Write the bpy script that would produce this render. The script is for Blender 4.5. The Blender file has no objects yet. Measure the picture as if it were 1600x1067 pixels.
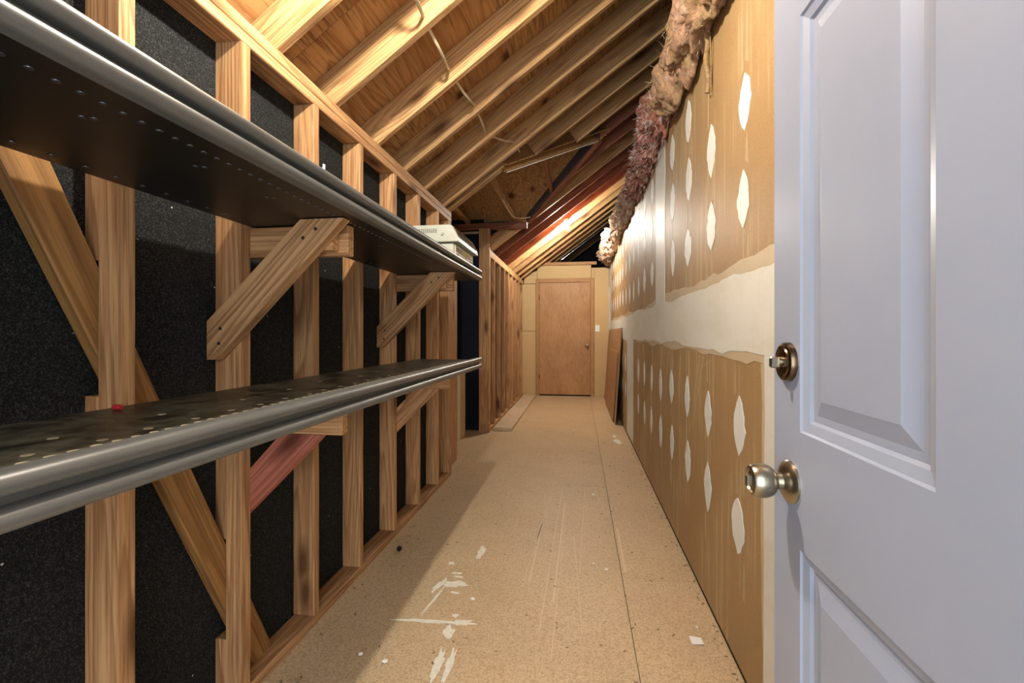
import bpy, bmesh, math, random
from mathutils import Vector, Matrix, noise as mnoise

random.seed(7)
scene = bpy.context.scene
COL = scene.collection

# ------------------------------------------------------------------ camera
cam_data = bpy.data.cameras.new('camera')
cam_data.sensor_width = 36.0
cam_data.lens = 711.0 / 1600.0 * 36.0
cam_data.shift_y = -12.5 / 1600.0
cam_data.clip_start = 0.02
cam = bpy.data.objects.new('camera', cam_data)
COL.objects.link(cam)
cam.location = (0.0, 0.0, 1.15)
cam.rotation_euler = (math.radians(90), 0, math.atan2(105.0, 711.0))
scene.camera = cam

# ------------------------------------------------------------------ light / exposure
world = bpy.data.worlds.new('world')
scene.world = world
world.use_nodes = True
bgn = world.node_tree.nodes['Background']
bgn.inputs[0].default_value = (0.86, 0.92, 1.0, 1)
bgn.inputs[1].default_value = 0.55
BULB_NEAR = 1150.0        # emission of the two bare bulbs
BULB_FAR = 1250.0

def area_light(name, loc, target, sx, sy, power, col):
    d = bpy.data.lights.new(name, 'AREA')
    d.shape = 'RECTANGLE'; d.size = sx; d.size_y = sy; d.energy = power; d.color = col
    o = bpy.data.objects.new(name, d); COL.objects.link(o)
    o.location = loc
    o.rotation_euler = (Vector(target) - Vector(loc)).to_track_quat('-Z', 'Y').to_euler()
    return o
# daylight of the room behind the photographer, coming in through the doorway
area_light('doorway_daylight', (-0.2, -1.3, 1.25), (-0.15, 3.0, 1.2), 1.3, 2.1, 19.0, (0.93, 0.96, 1.0))

scene.view_settings.view_transform = 'Standard'
scene.view_settings.look = 'None'
scene.view_settings.gamma = 1.0
scene.view_settings.use_curve_mapping = False
scene.view_settings.exposure = 1.3

# ------------------------------------------------------------------ material helpers
def new_mat(name):
    m = bpy.data.materials.new(name); m.use_nodes = True
    nt = m.node_tree
    return m, nt, nt.nodes['Principled BSDF']
def N(nt, t, **kw):
    n = nt.nodes.new(t)
    for k, v in kw.items():
        if k in n.inputs.keys(): n.inputs[k].default_value = v
        else: setattr(n, k, v)
    return n
def L(nt, a, b): nt.links.new(a, b)
def mix(nt, fac, a, b, mode='MIX'):
    n = nt.nodes.new('ShaderNodeMix'); n.data_type = 'RGBA'; n.blend_type = mode; n.clamp_result = True
    for i, v in ((0, fac), (6, a), (7, b)):
        if hasattr(v, 'is_linked') or hasattr(v, 'links'): L(nt, v, n.inputs[i])
        else: n.inputs[i].default_value = v if i == 0 else (*v, 1) if len(v) == 3 else v
    return n.outputs[2]
def ramp(nt, src, stops):
    n = nt.nodes.new('ShaderNodeValToRGB')
    els = n.color_ramp.elements
    while len(els) < len(stops): els.new(0.5)
    for e, (p, c) in zip(els, stops):
        e.position = p; e.color = (*c, 1) if not isinstance(c, (int, float)) else (c, c, c, 1)
    L(nt, src, n.inputs[0])
    return n.outputs[0]
def coords(nt, scale, rnd=True, kind='Object'):
    tc = N(nt, 'ShaderNodeTexCoord')
    src = tc.outputs[kind]
    if rnd:
        oi = N(nt, 'ShaderNodeObjectInfo')
        mul = N(nt, 'ShaderNodeVectorMath', operation='SCALE'); mul.inputs['Scale'].default_value = 41.0
        cb = N(nt, 'ShaderNodeCombineXYZ')
        for i in range(3): L(nt, oi.outputs['Random'], cb.inputs[i])
        L(nt, cb.outputs[0], mul.inputs[0])
        ad = N(nt, 'ShaderNodeVectorMath', operation='ADD')
        L(nt, src, ad.inputs[0]); L(nt, mul.outputs[0], ad.inputs[1]); src = ad.outputs[0]
    mp = N(nt, 'ShaderNodeMapping'); mp.inputs['Scale'].default_value = scale
    L(nt, src, mp.inputs[0])
    return mp.outputs[0]
def noise(nt, vec, scale, detail=4, rough=0.55, dist=0.0):
    n = N(nt, 'ShaderNodeTexNoise'); n.inputs['Scale'].default_value = scale
    n.inputs['Detail'].default_value = detail; n.inputs['Roughness'].default_value = rough
    n.inputs['Distortion'].default_value = dist
    L(nt, vec, n.inputs['Vector']); return n.outputs['Fac']
def bump(nt, bsdf, h, strength=0.3, dist=0.004):
    b = N(nt, 'ShaderNodeBump'); b.inputs['Strength'].default_value = strength; b.inputs['Distance'].default_value = dist
    L(nt, h, b.inputs['Height']); L(nt, b.outputs[0], bsdf.inputs['Normal'])

def wood(name, light, mid, dark, rough=0.6, knots=True, ring=26.0, vary=0.22):
    """lumber: grain runs along the local X axis"""
    m, nt, b = new_mat(name)
    v = coords(nt, (0.55, 9.0, 9.0))
    warp = noise(nt, v, 1.1, 3, 0.5)
    g = noise(nt, coords(nt, (0.30, 5.5, 5.5)), 1.0, 1.5, 0.45)
    g2 = noise(nt, coords(nt, (0.9, 30.0, 30.0)), 1.0, 2, 0.5)
    ga = N(nt, 'ShaderNodeMath', operation='MULTIPLY_ADD'); ga.inputs[1].default_value = 0.06; L(nt, g2, ga.inputs[0]); L(nt, g, ga.inputs[2])
    gm = N(nt, 'ShaderNodeMath', operation='MULTIPLY'); gm.inputs[1].default_value = ring; L(nt, ga.outputs[0], gm.inputs[0])
    w = N(nt, 'ShaderNodeMath', operation='FRACT'); L(nt, gm.outputs[0], w.inputs[0])
    streak = noise(nt, coords(nt, (1.6, 60.0, 60.0)), 2.2, 5, 0.65)
    c1 = mix(nt, ramp(nt, w.outputs[0], [(0.0, 0.0), (0.45, 0.18), (0.88, 1.0), (1.0, 0.15)]), light, tuple(0.72 * x for x in mid))
    c2 = mix(nt, ramp(nt, streak, [(0.33, 0.9), (0.55, 0.0)]), c1, dark)
    c3 = mix(nt, ramp(nt, warp, [(0.40, 0.0), (0.75, 0.55)]), c2, mid)
    col = c3
    if knots:
        vo = N(nt, 'ShaderNodeTexVoronoi', feature='F1'); vo.inputs['Scale'].default_value = 1.0
        vo.inputs['Randomness'].default_value = 1.0
        L(nt, coords(nt, (2.1, 7.0, 7.0)), vo.inputs['Vector'])
        k = ramp(nt, vo.outputs['Distance'], [(0.07, 0.9), (0.14, 0.55), (0.26, 0.0)])
        col = mix(nt, k, col, (dark[0] * 0.42, dark[1] * 0.36, dark[2] * 0.30))
    oi = N(nt, 'ShaderNodeObjectInfo')
    hsv = N(nt, 'ShaderNodeHueSaturation')
    mr = N(nt, 'ShaderNodeMapRange'); mr.inputs['To Min'].default_value = 1 - vary; mr.inputs['To Max'].default_value = 1 + vary * 0.6
    L(nt, oi.outputs['Random'], mr.inputs['Value']); L(nt, mr.outputs[0], hsv.inputs['Value'])
    L(nt, col, hsv.inputs['Color'])
    L(nt, hsv.outputs[0], b.inputs['Base Color'])
    b.inputs['Roughness'].default_value = rough
    b.inputs['Specular IOR Level'].default_value = 0.3
    bump(nt, b, streak, 0.35, 0.002)
    return m

def speckle(name, base, lightc, darkc, scale=220, rough=0.7, amt=0.5, big=(0.8, 0.4), spec=0.3, streak=0.0, streakcol=(0.9, 0.85, 0.75)):
    m, nt, b = new_mat(name)
    v = coords(nt, (1, 1, 1), rnd=False)
    fine = noise(nt, v, scale, 3, 0.7)
    large = noise(nt, v, 2.2, 5, 0.6)
    c = mix(nt, ramp(nt, fine, [(0.36, amt), (0.52, 0.0)]), base, darkc)
    c = mix(nt, ramp(nt, fine, [(0.55, 0.0), (0.72, amt)]), c, lightc)
    c = mix(nt, ramp(nt, large, [(0.42, 0.0), (0.72, big[0])]), c, mix(nt, big[1], c, darkc))
    if streak > 0:
        s = noise(nt, coords(nt, (34, 0.9, 34), rnd=False), 1.0, 6, 0.75, 0.15)
        s2 = noise(nt, v, 1.6, 2)
        f = N(nt, 'ShaderNodeMath', operation='MULTIPLY')
        L(nt, ramp(nt, s, [(0.63, 0.0), (0.70, streak)]), f.inputs[0]); L(nt, ramp(nt, s2, [(0.48, 0.0), (0.60, 1.0)]), f.inputs[1])
        c = mix(nt, f.outputs[0], c, streakcol)
    L(nt, c, b.inputs['Base Color'])
    b.inputs['Roughness'].default_value = rough; b.inputs['Specular IOR Level'].default_value = spec
    bump(nt, b, fine, 0.15, 0.001)
    return m

def plain(name, col, rough=0.5, metal=0.0, var=0.12, scale=12, spec=0.5, bmp=0.0):
    m, nt, b = new_mat(name)
    v = coords(nt, (1, 1, 1))
    n = noise(nt, v, scale, 5, 0.6)
    dk = tuple(x * (1 - 2 * var) for x in col); lt = tuple(min(1, x * (1 + var)) for x in col)
    L(nt, ramp(nt, n, [(0.3, dk), (0.7, lt)]), b.inputs['Base Color'])
    b.inputs['Roughness'].default_value = rough; b.inputs['Metallic'].default_value = metal
    b.inputs['Specular IOR Level'].default_value = spec
    if bmp: bump(nt, b, n, bmp, 0.003)
    return m

def emis(name, col, strength):
    m, nt, b = new_mat(name)
    b.inputs['Base Color'].default_value = (1, 1, 1, 1)
    b.inputs['Emission Color'].default_value = (*col, 1); b.inputs['Emission Strength'].default_value = strength
    return m

M = {}
M['stud'] = wood('fir_stud', (0.63, 0.365, 0.165), (0.49, 0.245, 0.10), (0.26, 0.105, 0.042), vary=0.18)
M['rafter'] = wood('pine_rafter', (0.64, 0.40, 0.175), (0.50, 0.265, 0.105), (0.26, 0.115, 0.042), vary=0.20)
M['red_redlit_wood'] = wood('red_and_redlit_fir', (0.40, 0.15, 0.075), (0.28, 0.095, 0.05), (0.14, 0.045, 0.03), vary=0.2)  # red wood; on the far rafters the red paints in warm bounced light
M['darkwood'] = wood('dark_stained_board', (0.105, 0.075, 0.075), (0.07, 0.05, 0.055), (0.04, 0.03, 0.034), vary=0.1, knots=False)
M['brace'] = wood('rough_brown_brace', (0.42, 0.225, 0.075), (0.30, 0.145, 0.043), (0.15, 0.065, 0.022), vary=0.1)
M['pinkwood'] = wood('red_chalked_wood', (0.47, 0.16, 0.10), (0.38, 0.12, 0.075), (0.22, 0.06, 0.04), vary=0.05)
M['casing'] = wood('door_casing', (0.50, 0.28, 0.12), (0.43, 0.22, 0.088), (0.31, 0.15, 0.055), knots=False, vary=0.05)

def plywood():
    m, nt, b = new_mat('plywood_sheathing')
    v = coords(nt, (3.2, 0.55, 3.2))
    g = noise(nt, coords(nt, (3.6, 0.5, 3.6)), 1.0, 2.0, 0.5)
    gm = N(nt, 'ShaderNodeMath', operation='MULTIPLY'); gm.inputs[1].default_value = 20.0; L(nt, g, gm.inputs[0])
    w = N(nt, 'ShaderNodeMath', operation='FRACT'); L(nt, gm.outputs[0], w.inputs[0])
    st = noise(nt, coords(nt, (60, 2.5, 60)), 1.4, 5, 0.7)
    lg = noise(nt, coords(nt, (1, 1, 1)), 1.3, 4)
    c = mix(nt, ramp(nt, w.outputs[0], [(0.0, 0.0), (0.5, 0.25), (0.9, 1.0), (1.0, 0.2)]), (0.54, 0.31, 0.125), (0.36, 0.17, 0.058))
    c = mix(nt, ramp(nt, st, [(0.33, 0.95), (0.50, 0.0)]), c, (0.15, 0.06, 0.022))
    c = mix(nt, ramp(nt, lg, [(0.45, 0.0), (0.7, 0.6)]), c, (0.33, 0.14, 0.045))
    vo = N(nt, 'ShaderNodeTexVoronoi', feature='F1'); vo.inputs['Scale'].default_value = 1.0
    L(nt, coords(nt, (3.6, 2.6, 3.6)), vo.inputs['Vector'])
    c = mix(nt, ramp(nt, vo.outputs['Distance'], [(0.085, 0.95), (0.115, 0.6), (0.19, 0.0)]), c, (0.085, 0.03, 0.012))
    L(nt, c, b.inputs['Base Color']); b.inputs['Roughness'].default_value = 0.6
    b.inputs['Specular IOR Level'].default_value = 0.25
    bump(nt, b, st, 0.3, 0.002)
    return m
M['ply'] = plywood()
def veneer(name, base, dark, light, rough=0.45):
    m, nt, b = new_mat(name)
    st = noise(nt, coords(nt, (3, 45, 45)), 2.0, 5, 0.7)
    mo = noise(nt, coords(nt, (1.2, 2.2, 2.2)), 1.6, 5, 0.65)
    fi = noise(nt, coords(nt, (14, 90, 90)), 1.0, 3, 0.7)
    c = mix(nt, ramp(nt, st, [(0.35, 0.75), (0.55, 0.0)]), base, dark)
    c = mix(nt, ramp(nt, mo, [(0.45, 0.0), (0.70, 0.75)]), c, dark)
    c = mix(nt, ramp(nt, fi, [(0.55, 0.0), (0.72, 0.6)]), c, light)
    L(nt, c, b.inputs['Base Color']); b.inputs['Roughness'].default_value = rough; b.inputs['Specular IOR Level'].default_value = 0.3
    return m
M['doorwood'] = veneer('lauan_door', (0.46, 0.25, 0.105), (0.31, 0.145, 0.05), (0.58, 0.36, 0.18))
M['plank'] = veneer('dusty_plank', (0.62, 0.49, 0.33), (0.44, 0.31, 0.19), (0.72, 0.62, 0.46), 0.7)
M['panelwood'] = veneer('brown_hardboard', (0.42, 0.24, 0.115), (0.31, 0.16, 0.065), (0.50, 0.30, 0.15))

def black_board():
    m, nt, b = new_mat('black_fiberboard')
    v = coords(nt, (1, 1, 1), rnd=False)
    f = noise(nt, v, 260, 3, 0.8)
    c = ramp(nt, f, [(0.33, (0.004, 0.0045, 0.005)), (0.52, (0.013, 0.0135, 0.0138)), (0.70, (0.078, 0.081, 0.072))])
    vo = N(nt, 'ShaderNodeTexVoronoi', feature='F1'); vo.inputs['Scale'].default_value = 13
    L(nt, v, vo.inputs['Vector'])
    c = mix(nt, ramp(nt, vo.outputs['Distance'], [(0.028, 1.0), (0.04, 0.0)]), c, (0.55, 0.55, 0.5))
    L(nt, c, b.inputs['Base Color']); b.inputs['Roughness'].default_value = 0.85
    b.inputs['Specular IOR Level'].default_value = 0.15
    bump(nt, b, f, 0.5, 0.003)
    return m
M['black'] = black_board()
M['bluebook'] = speckle('blue_black_board', (0.012, 0.016, 0.028), (0.035, 0.042, 0.06), (0.004, 0.005, 0.008), 200, 0.8, 0.6, spec=0.2)
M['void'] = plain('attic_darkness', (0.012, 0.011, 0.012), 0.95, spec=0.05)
M['floor'] = speckle('particleboard_floor', (0.60, 0.455, 0.275), (0.74, 0.60, 0.40), (0.31, 0.20, 0.10), 150, 0.50, 0.7, big=(0.6, 0.35), streak=0.7, streakcol=(0.84, 0.76, 0.6))
M['subfloor'] = plain('subfloor_gap', (0.06, 0.04, 0.025), 0.9)
M['particle'] = speckle('particleboard_wall', (0.60, 0.42, 0.20), (0.72, 0.55, 0.31), (0.36, 0.22, 0.09), 110, 0.65, 0.55, big=(0.5, 0.25))

def drywall():
    m, nt, b = new_mat('drywall_brown_paper')
    v = coords(nt, (1, 1, 1), rnd=False)
    f = noise(nt, v, 180, 3, 0.7)
    lg = noise(nt, v, 1.5, 4)
    c = mix(nt, ramp(nt, f, [(0.38, 0.0), (0.65, 1.0)]), (0.315, 0.20, 0.085), (0.40, 0.265, 0.125))
    c = mix(nt, ramp(nt, lg, [(0.4, 0.0), (0.7, 0.45)]), c, (0.44, 0.305, 0.155))
    s = noise(nt, coords(nt, (1, 26, 1.1), rnd=False), 1.0, 6, 0.72, 0.3)
    s2 = noise(nt, v, 2.4, 3)
    mu = N(nt, 'ShaderNodeMath', operation='MULTIPLY')
    L(nt, ramp(nt, s, [(0.50, 0.0), (0.68, 0.8)]), mu.inputs[0]); L(nt, ramp(nt, s2, [(0.42, 0.0), (0.6, 1.0)]), mu.inputs[1])
    c = mix(nt, mu.outputs[0], c, (0.62, 0.49, 0.29))
    L(nt, c, b.inputs['Base Color'])
    b.inputs['Roughness'].default_value = 0.55; b.inputs['Specular IOR Level'].default_value = 0.30
    bump(nt, b, f, 0.12, 0.001)
    return m
M['drywall'] = drywall()
def compound(name, base, tint, rough):
    m, nt, b = new_mat(name)
    v = coords(nt, (1, 1, 1), rnd=False)
    lg = noise(nt, coords(nt, (1, 0.8, 2.5), rnd=False), 3.0, 5, 0.65)
    c = mix(nt, ramp(nt, lg, [(0.46, 0.0), (0.72, 0.7)]), base, tint)
    fine = noise(nt, coords(nt, (1, 30, 2), rnd=False), 3.0, 3)
    c = mix(nt, ramp(nt, fine, [(0.3, 0.25), (0.45, 0.0)]), c, tint)
    L(nt, c, b.inputs['Base Color']); b.inputs['Roughness'].default_value = rough
    b.inputs['Specular IOR Level'].default_value = 0.4
    bump(nt, b, lg, 0.15, 0.002)
    return m
M['mud'] = compound('white_joint_compound', (0.72, 0.74, 0.68), (0.62, 0.61, 0.50), 0.5)
M['mudfeather'] = compound('thin_feathered_compound', (0.55, 0.47, 0.32), (0.47, 0.35, 0.19), 0.5)
M['drip'] = compound('thin_trowel_residue', (0.45, 0.345, 0.20), (0.40, 0.275, 0.135), 0.55)
M['patch'] = plain('spackle_white', (0.77, 0.80, 0.75), 0.55, var=0.03)
M['plaster'] = plain('dried_plaster', (0.80, 0.78, 0.66), 0.7, var=0.06, scale=40)
M['scuff'] = speckle('pale_scuff', (0.68, 0.55, 0.37), (0.78, 0.66, 0.47), (0.56, 0.42, 0.25), 160, 0.6, 0.7)
M['doorpaint'] = plain('blue_white_door_paint', (0.335, 0.385, 0.485), 0.35, var=0.02, scale=5)
M['brass'] = plain('antique_nickel', (0.42, 0.38, 0.29), 0.28, 1.0, var=0.15, scale=30)
M['bronze'] = plain('dark_bronze', (0.16, 0.11, 0.07), 0.25, 1.0, var=0.15, scale=30)
M['shelfdark'] = None
def shelf_mat():
    m, nt, b = new_mat('dark_shelf_laminate')
    v = coords(nt, (1, 1, 1), rnd=False)
    s = noise(nt, coords(nt, (3, 3, 3), rnd=False), 3.5, 6, 0.7, 0.6)
    f = noise(nt, v, 120, 4, 0.8)
    c = mix(nt, ramp(nt, s, [(0.40, 0.0), (0.66, 0.9)]), (0.022, 0.018, 0.010), (0.17, 0.155, 0.095))
    c = mix(nt, ramp(nt, f, [(0.66, 0.0), (0.74, 0.8)]), c, (0.30, 0.28, 0.2))
    L(nt, c, b.inputs['Base Color'])
    L(nt, ramp(nt, s, [(0.35, 0.36), (0.7, 0.60)]), b.inputs['Roughness'])
    return m
M['shelfdark'] = shelf_mat()
M['shelfblack'] = plain('black_shelf_paint', (0.012, 0.010, 0.008), 0.42, var=0.2, scale=5)
M['nosing'] = plain('gunmetal_nosing', (0.17, 0.17, 0.155), 0.40, 0.40, var=0.06, scale=6)
M['plug'] = plain('tan_plug', (0.50, 0.40, 0.23), 0.6, var=0.2, scale=60)
M['rivet'] = plain('dull_rivet', (0.10, 0.10, 0.105), 0.3, 0.7, var=0.1)
M['beige'] = plain('beige_plastic', (0.50, 0.52, 0.43), 0.45, var=0.05)
M['beigedark'] = plain('grey_beige_slots', (0.17, 0.175, 0.14), 0.6)
M['labelcream'] = plain('cream_label', (0.72, 0.66, 0.48), 0.45, var=0.06)
M['labelyellow'] = plain('yellow_label', (0.72, 0.55, 0.22), 0.45, var=0.08)
M['labelbrown'] = plain('brown_print', (0.25, 0.16, 0.08), 0.5, var=0.2, scale=80)
M['chrome'] = plain('shiny_foil', (0.72, 0.74, 0.78), 0.18, 1.0, var=0.12, scale=30, bmp=0.6)
M['cable'] = plain('cream_cable', (0.74, 0.60, 0.38), 0.5)
M['white'] = plain('white_plastic', (0.85, 0.84, 0.76), 0.4, var=0.02)
M['cream'] = plain('cream_paint', (0.80, 0.76, 0.62), 0.5, var=0.03)
M['tanpanel'] = plain('tan_panel_side', (0.58, 0.46, 0.28), 0.6, var=0.08)
M['red'] = plain('red_plastic', (0.42, 0.02, 0.03), 0.35)
M['blackmetal'] = plain('black_metal', (0.012, 0.012, 0.012), 0.35)
M['porcelain'] = plain('porcelain_white', (0.82, 0.8, 0.74), 0.3, var=0.02)
M['bulbnear'] = emis('lit_bulb_glass_near', (1.0, 0.94, 0.83), BULB_NEAR)
M['bulbfar'] = emis('lit_bulb_glass_far', (1.0, 0.95, 0.86), BULB_FAR)
M['paper'] = plain('white_paper', (0.85, 0.86, 0.86), 0.6, var=0.02)
M['kraft'] = wood('twisted_kraft_paper', (0.42, 0.28, 0.12), (0.32, 0.19, 0.08), (0.16, 0.09, 0.035), knots=False)

def fiberglass(name, a, bcol, c3, white):
    m, nt, b = new_mat(name)
    v = coords(nt, (1, 1, 1))
    n1 = noise(nt, v, 7, 6, 0.7, 0.5)
    n2 = noise(nt, v, 40, 6, 0.8, 1.0)
    n3 = noise(nt, v, 16, 5, 0.7, 1.5)
    c = mix(nt, ramp(nt, n1, [(0.40, 0.0), (0.60, 1.0)]), a, bcol)
    c = mix(nt, ramp(nt, n2, [(0.34, 0.85), (0.52, 0.0)]), c, c3)
    c = mix(nt, ramp(nt, n3, [(0.53, 0.0), (0.60, white)]), c, (0.82, 0.78, 0.70))
    L(nt, c, b.inputs['Base Color']); b.inputs['Roughness'].default_value = 0.95
    b.inputs['Specular IOR Level'].default_value = 0.1
    bump(nt, b, n2, 0.9, 0.02)
    return m
M['ins_tan'] = fiberglass('peach_fiberglass', (0.64, 0.38, 0.24), (0.52, 0.36, 0.17), (0.30, 0.15, 0.085), 0.25)
M['ins_pink'] = fiberglass('pink_fiberglass', (0.50, 0.19, 0.15), (0.40, 0.17, 0.11), (0.19, 0.07, 0.05), 0.75)
M['fib_white'] = plain('pale_glass_fibres', (0.66, 0.52, 0.47), 0.8, var=0.1)
M['fib_tan'] = plain('peach_glass_fibres', (0.62, 0.42, 0.25), 0.8, var=0.1)
M['ins_cream'] = fiberglass('pale_pink_fiberglass', (0.72, 0.46, 0.33), (0.68, 0.52, 0.34), (0.38, 0.20, 0.13), 0.5)

# ------------------------------------------------------------------ object helpers
def link(o, parent=None):
    COL.objects.link(o)
    if parent is not None:
        o.parent = parent
        o.matrix_parent_inverse = parent_world(parent).inverted()
    return o
def parent_world(p):
    m = p.matrix_basis.copy()
    if p.parent is not None:
        m = parent_world(p.parent) @ p.matrix_parent_inverse @ m
    return m
def tag(o, label=None, cat=None, group=None, kind=None):
    if label: o['label'] = label
    if cat: o['category'] = cat
    if group: o['group'] = group
    if kind: o['kind'] = kind
    return o
def empty(name, loc, label, cat, group=None, kind=None):
    o = bpy.data.objects.new(name, None); o.location = loc; o.empty_display_size = 0.05
    COL.objects.link(o)
    return tag(o, label, cat, group, kind)
def mesh_obj(name, me, mat, parent=None, loc=None, mw=None, smooth=False):
    if mat and not me.materials: me.materials.append(mat)
    if smooth:
        for p in me.polygons: p.use_smooth = True
        me.set_sharp_from_angle(angle=math.radians(38))
    o = bpy.data.objects.new(name, me)
    if mw is not None: o.matrix_basis = mw
    elif loc is not None: o.location = loc
    return link(o, parent)
def from_bm(name, bm):
    bmesh.ops.recalc_face_normals(bm, faces=bm.faces)
    me = bpy.data.meshes.new(name); bm.to_mesh(me); bm.free(); return me
_boxes = {}
def box_mesh(sx, sy, sz, mat, bev=0.002):
    key = (round(sx, 4), round(sy, 4), round(sz, 4), mat.name, bev)
    if key not in _boxes:
        bm = bmesh.new(); bmesh.ops.create_cube(bm, size=1.0)
        bmesh.ops.scale(bm, vec=(sx, sy, sz), verts=bm.verts)
        if bev > 0:
            bmesh.ops.bevel(bm, geom=bm.edges[:], offset=min(bev, 0.3 * min(sx, sy, sz)), segments=1, affect='EDGES')
        me = from_bm('box', bm); me.materials.append(mat); _boxes[key] = me
    return _boxes[key]
def box(name, x0, x1, y0, y1, z0, z1, mat, parent=None, bev=0.002):
    me = box_mesh(x1 - x0, y1 - y0, z1 - z0, mat, bev)
    return mesh_obj(name, me, None, parent, loc=((x0 + x1) / 2, (y0 + y1) / 2, (z0 + z1) / 2))
def lumber(name, a, b, w, d, mat, parent=None, up=(0, 0, 1), bev=0.003):
    """bar from a to b (axis through the centre); w across, d along the up direction"""
    a, b, up = Vector(a), Vector(b), Vector(up)
    x = (b - a); ln = x.length; x.normalize()
    y = up.cross(x).normalized(); z = x.cross(y)
    mw = Matrix((x, y, z)).transposed().to_4x4(); mw.translation = (a + b) / 2
    return mesh_obj(name, box_mesh(ln, w, d, mat, bev), None, parent, mw=mw)
def prism(name, pts, axis_vec, mat, parent=None, bev=0.0):
    """extrude a planar polygon (3D points) along axis_vec; origin at polygon centre"""
    pts = [Vector(p) for p in pts]; n = len(pts); av = Vector(axis_vec)
    c = sum(pts, Vector()) / n
    bm = bmesh.new()
    v0 = [bm.verts.new(p - c) for p in pts]; v1 = [bm.verts.new(p - c + av) for p in pts]
    bm.faces.new(v0[::-1]); bm.faces.new(v1)
    for i in range(n): bm.faces.new((v0[i], v0[(i + 1) % n], v1[(i + 1) % n], v1[i]))
    if bev: bmesh.ops.bevel(bm, geom=bm.edges[:], offset=bev, segments=1, affect='EDGES')
    me = from_bm(name, bm)
    return mesh_obj(name, me, mat, parent, loc=c)
def lathe(bm, prof, axis='X', segs=32, origin=(0, 0, 0)):
    rings = []
    for (t, r) in prof:
        ring = []
        for i in range(segs):
            a = 2 * math.pi * i / segs
            p = {'X': (t, r * math.cos(a), r * math.sin(a)), 'Z': (r * math.cos(a), r * math.sin(a), t), 'Y': (r * math.cos(a), t, r * math.sin(a))}[axis]
            ring.append(bm.verts.new(Vector(p) + Vector(origin)))
        rings.append(ring)
    for a, b in zip(rings, rings[1:]):
        for i in range(segs):
            bm.faces.new((a[i], a[(i + 1) % segs], b[(i + 1) % segs], b[i]))
    bm.faces.new(rings[0]); bm.faces.new(rings[-1][::-1])
def lathe_obj(name, prof, mat, parent=None, axis='X', segs=32, loc=(0, 0, 0)):
    bm = bmesh.new(); lathe(bm, prof, axis, segs)
    return mesh_obj(name, from_bm(name, bm), mat, parent, loc=loc, smooth=True)
def tube(name, pts, r, mat, parent=None, segs=8):
    cu = bpy.data.curves.new(name, 'CURVE'); cu.dimensions = '3D'; cu.bevel_depth = r; cu.bevel_resolution = 3; cu.use_fill_caps = True
    sp = cu.splines.new('NURBS'); sp.points.add(len(pts) - 1)
    for p, q in zip(sp.points, pts): p.co = (*q, 1)
    sp.use_endpoint_u = True; sp.order_u = 3
    tmp = bpy.data.objects.new(name + '_tmp', cu); COL.objects.link(tmp)
    dg = bpy.context.evaluated_depsgraph_get()
    me = bpy.data.meshes.new_from_object(tmp.evaluated_get(dg))
    bpy.data.objects.remove(tmp)
    return mesh_obj(name, me, mat, parent, smooth=True)
def sheet(name, outline, thick, mat, parent, plane, at):
    """thin piece with an irregular outline. plane 'X': outline is (y,z) on wall x=at facing -X; 'Z': (x,y) on floor"""
    if plane == 'X':
        return prism(name, [(at, p[0], p[1]) for p in outline], (-thick, 0, 0), mat, parent)
    return prism(name, [(p[0], p[1], at) for p in outline], (0, 0, thick), mat, parent)

# ================================================================== geometry constants
XL, XB, XR = -1.03, -1.12, 0.543          # stud fronts, black board, drywall face
T = 0.733                                  # roof pitch
TH = math.atan(T); CT, ST = math.cos(TH), math.sin(TH)
RD = 0.135                                 # rafter depth
def rz(x): return 2.137 + T * (x + 1.03)   # underside of rafters
def sz(x): return rz(x) + RD / CT          # underside of roof sheathing

# ================================================================== floor
floor = box('floor', -2.7, 0.75, -0.8, 8.62, -0.09, -0.020, M['subfloor'], bev=0)
tag(floor, 'tan particleboard floor of the long narrow attic corridor', 'floor', kind='structure')
fx = [(-2.68, XL - 0.012), (XL - 0.010, 0.199), (0.2015, 0.56)]
for (x0, x1, ys) in [(-2.68, -1.0415, [-0.7, 2.49, 3.47, 5.9, 8.44]), (-1.04, 0.199, [-0.7, 0.05, 2.49, 3.47, 5.9, 8.44]), (0.2012, 0.5405, [-0.7, 0.1, 2.2, 4.155, 5.98, 8.44])]:
    for a, b in zip(ys, ys[1:]):
        o = box('floor_panel', x0, x1, a + 0.001, b - 0.001, -0.020, 0.0, M['floor'], floor, bev=0.001)

# ================================================================== left wall (near)
wl = box('wall_left', XB - 0.02, XB, -0.75, 3.60, 0.0, 2.215, M['black'], bev=0)
tag(wl, 'open stud wall backed with black fiberboard along the left side', 'wall', kind='structure')
lumber('bottom_plate', ((XL + XB) / 2, -0.75, 0.019), ((XL + XB) / 2, 3.60, 0.019), XL - XB - 0.001, 0.038, M['stud'], wl)
me_long = None
def yplate(name, z0, z1, y0, y1, parent, mat=None):
    return lumber(name, ((XL + XB) / 2, y0, (z0 + z1) / 2), ((XL + XB) / 2, y1, (z0 + z1) / 2), XL - XB - 0.002, z1 - z0, mat or M['stud'], parent)
yplate('top_plate', 2.054, 2.091, -0.75, 3.60, wl)
yplate('top_plate', 2.092, 2.134, -0.75, 3.60, wl)
def stud(yfar, z0, z1, parent, mat=None, x0=XB + 0.001, x1=XL):
    return lumber('stud', ((x0 + x1) / 2, yfar - 0.019, z0), ((x0 + x1) / 2, yfar - 0.019, z1), 0.038, x1 - x0, mat or M['stud'], parent, up=(1, 0, 0))
for y in (-0.24, 0.146, 0.536, 2.068, 1.691, 2.474, 2.865, 3.265, 3.549, 3.589):
    stud(y, 0.0385, 2.0535, wl)
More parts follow.
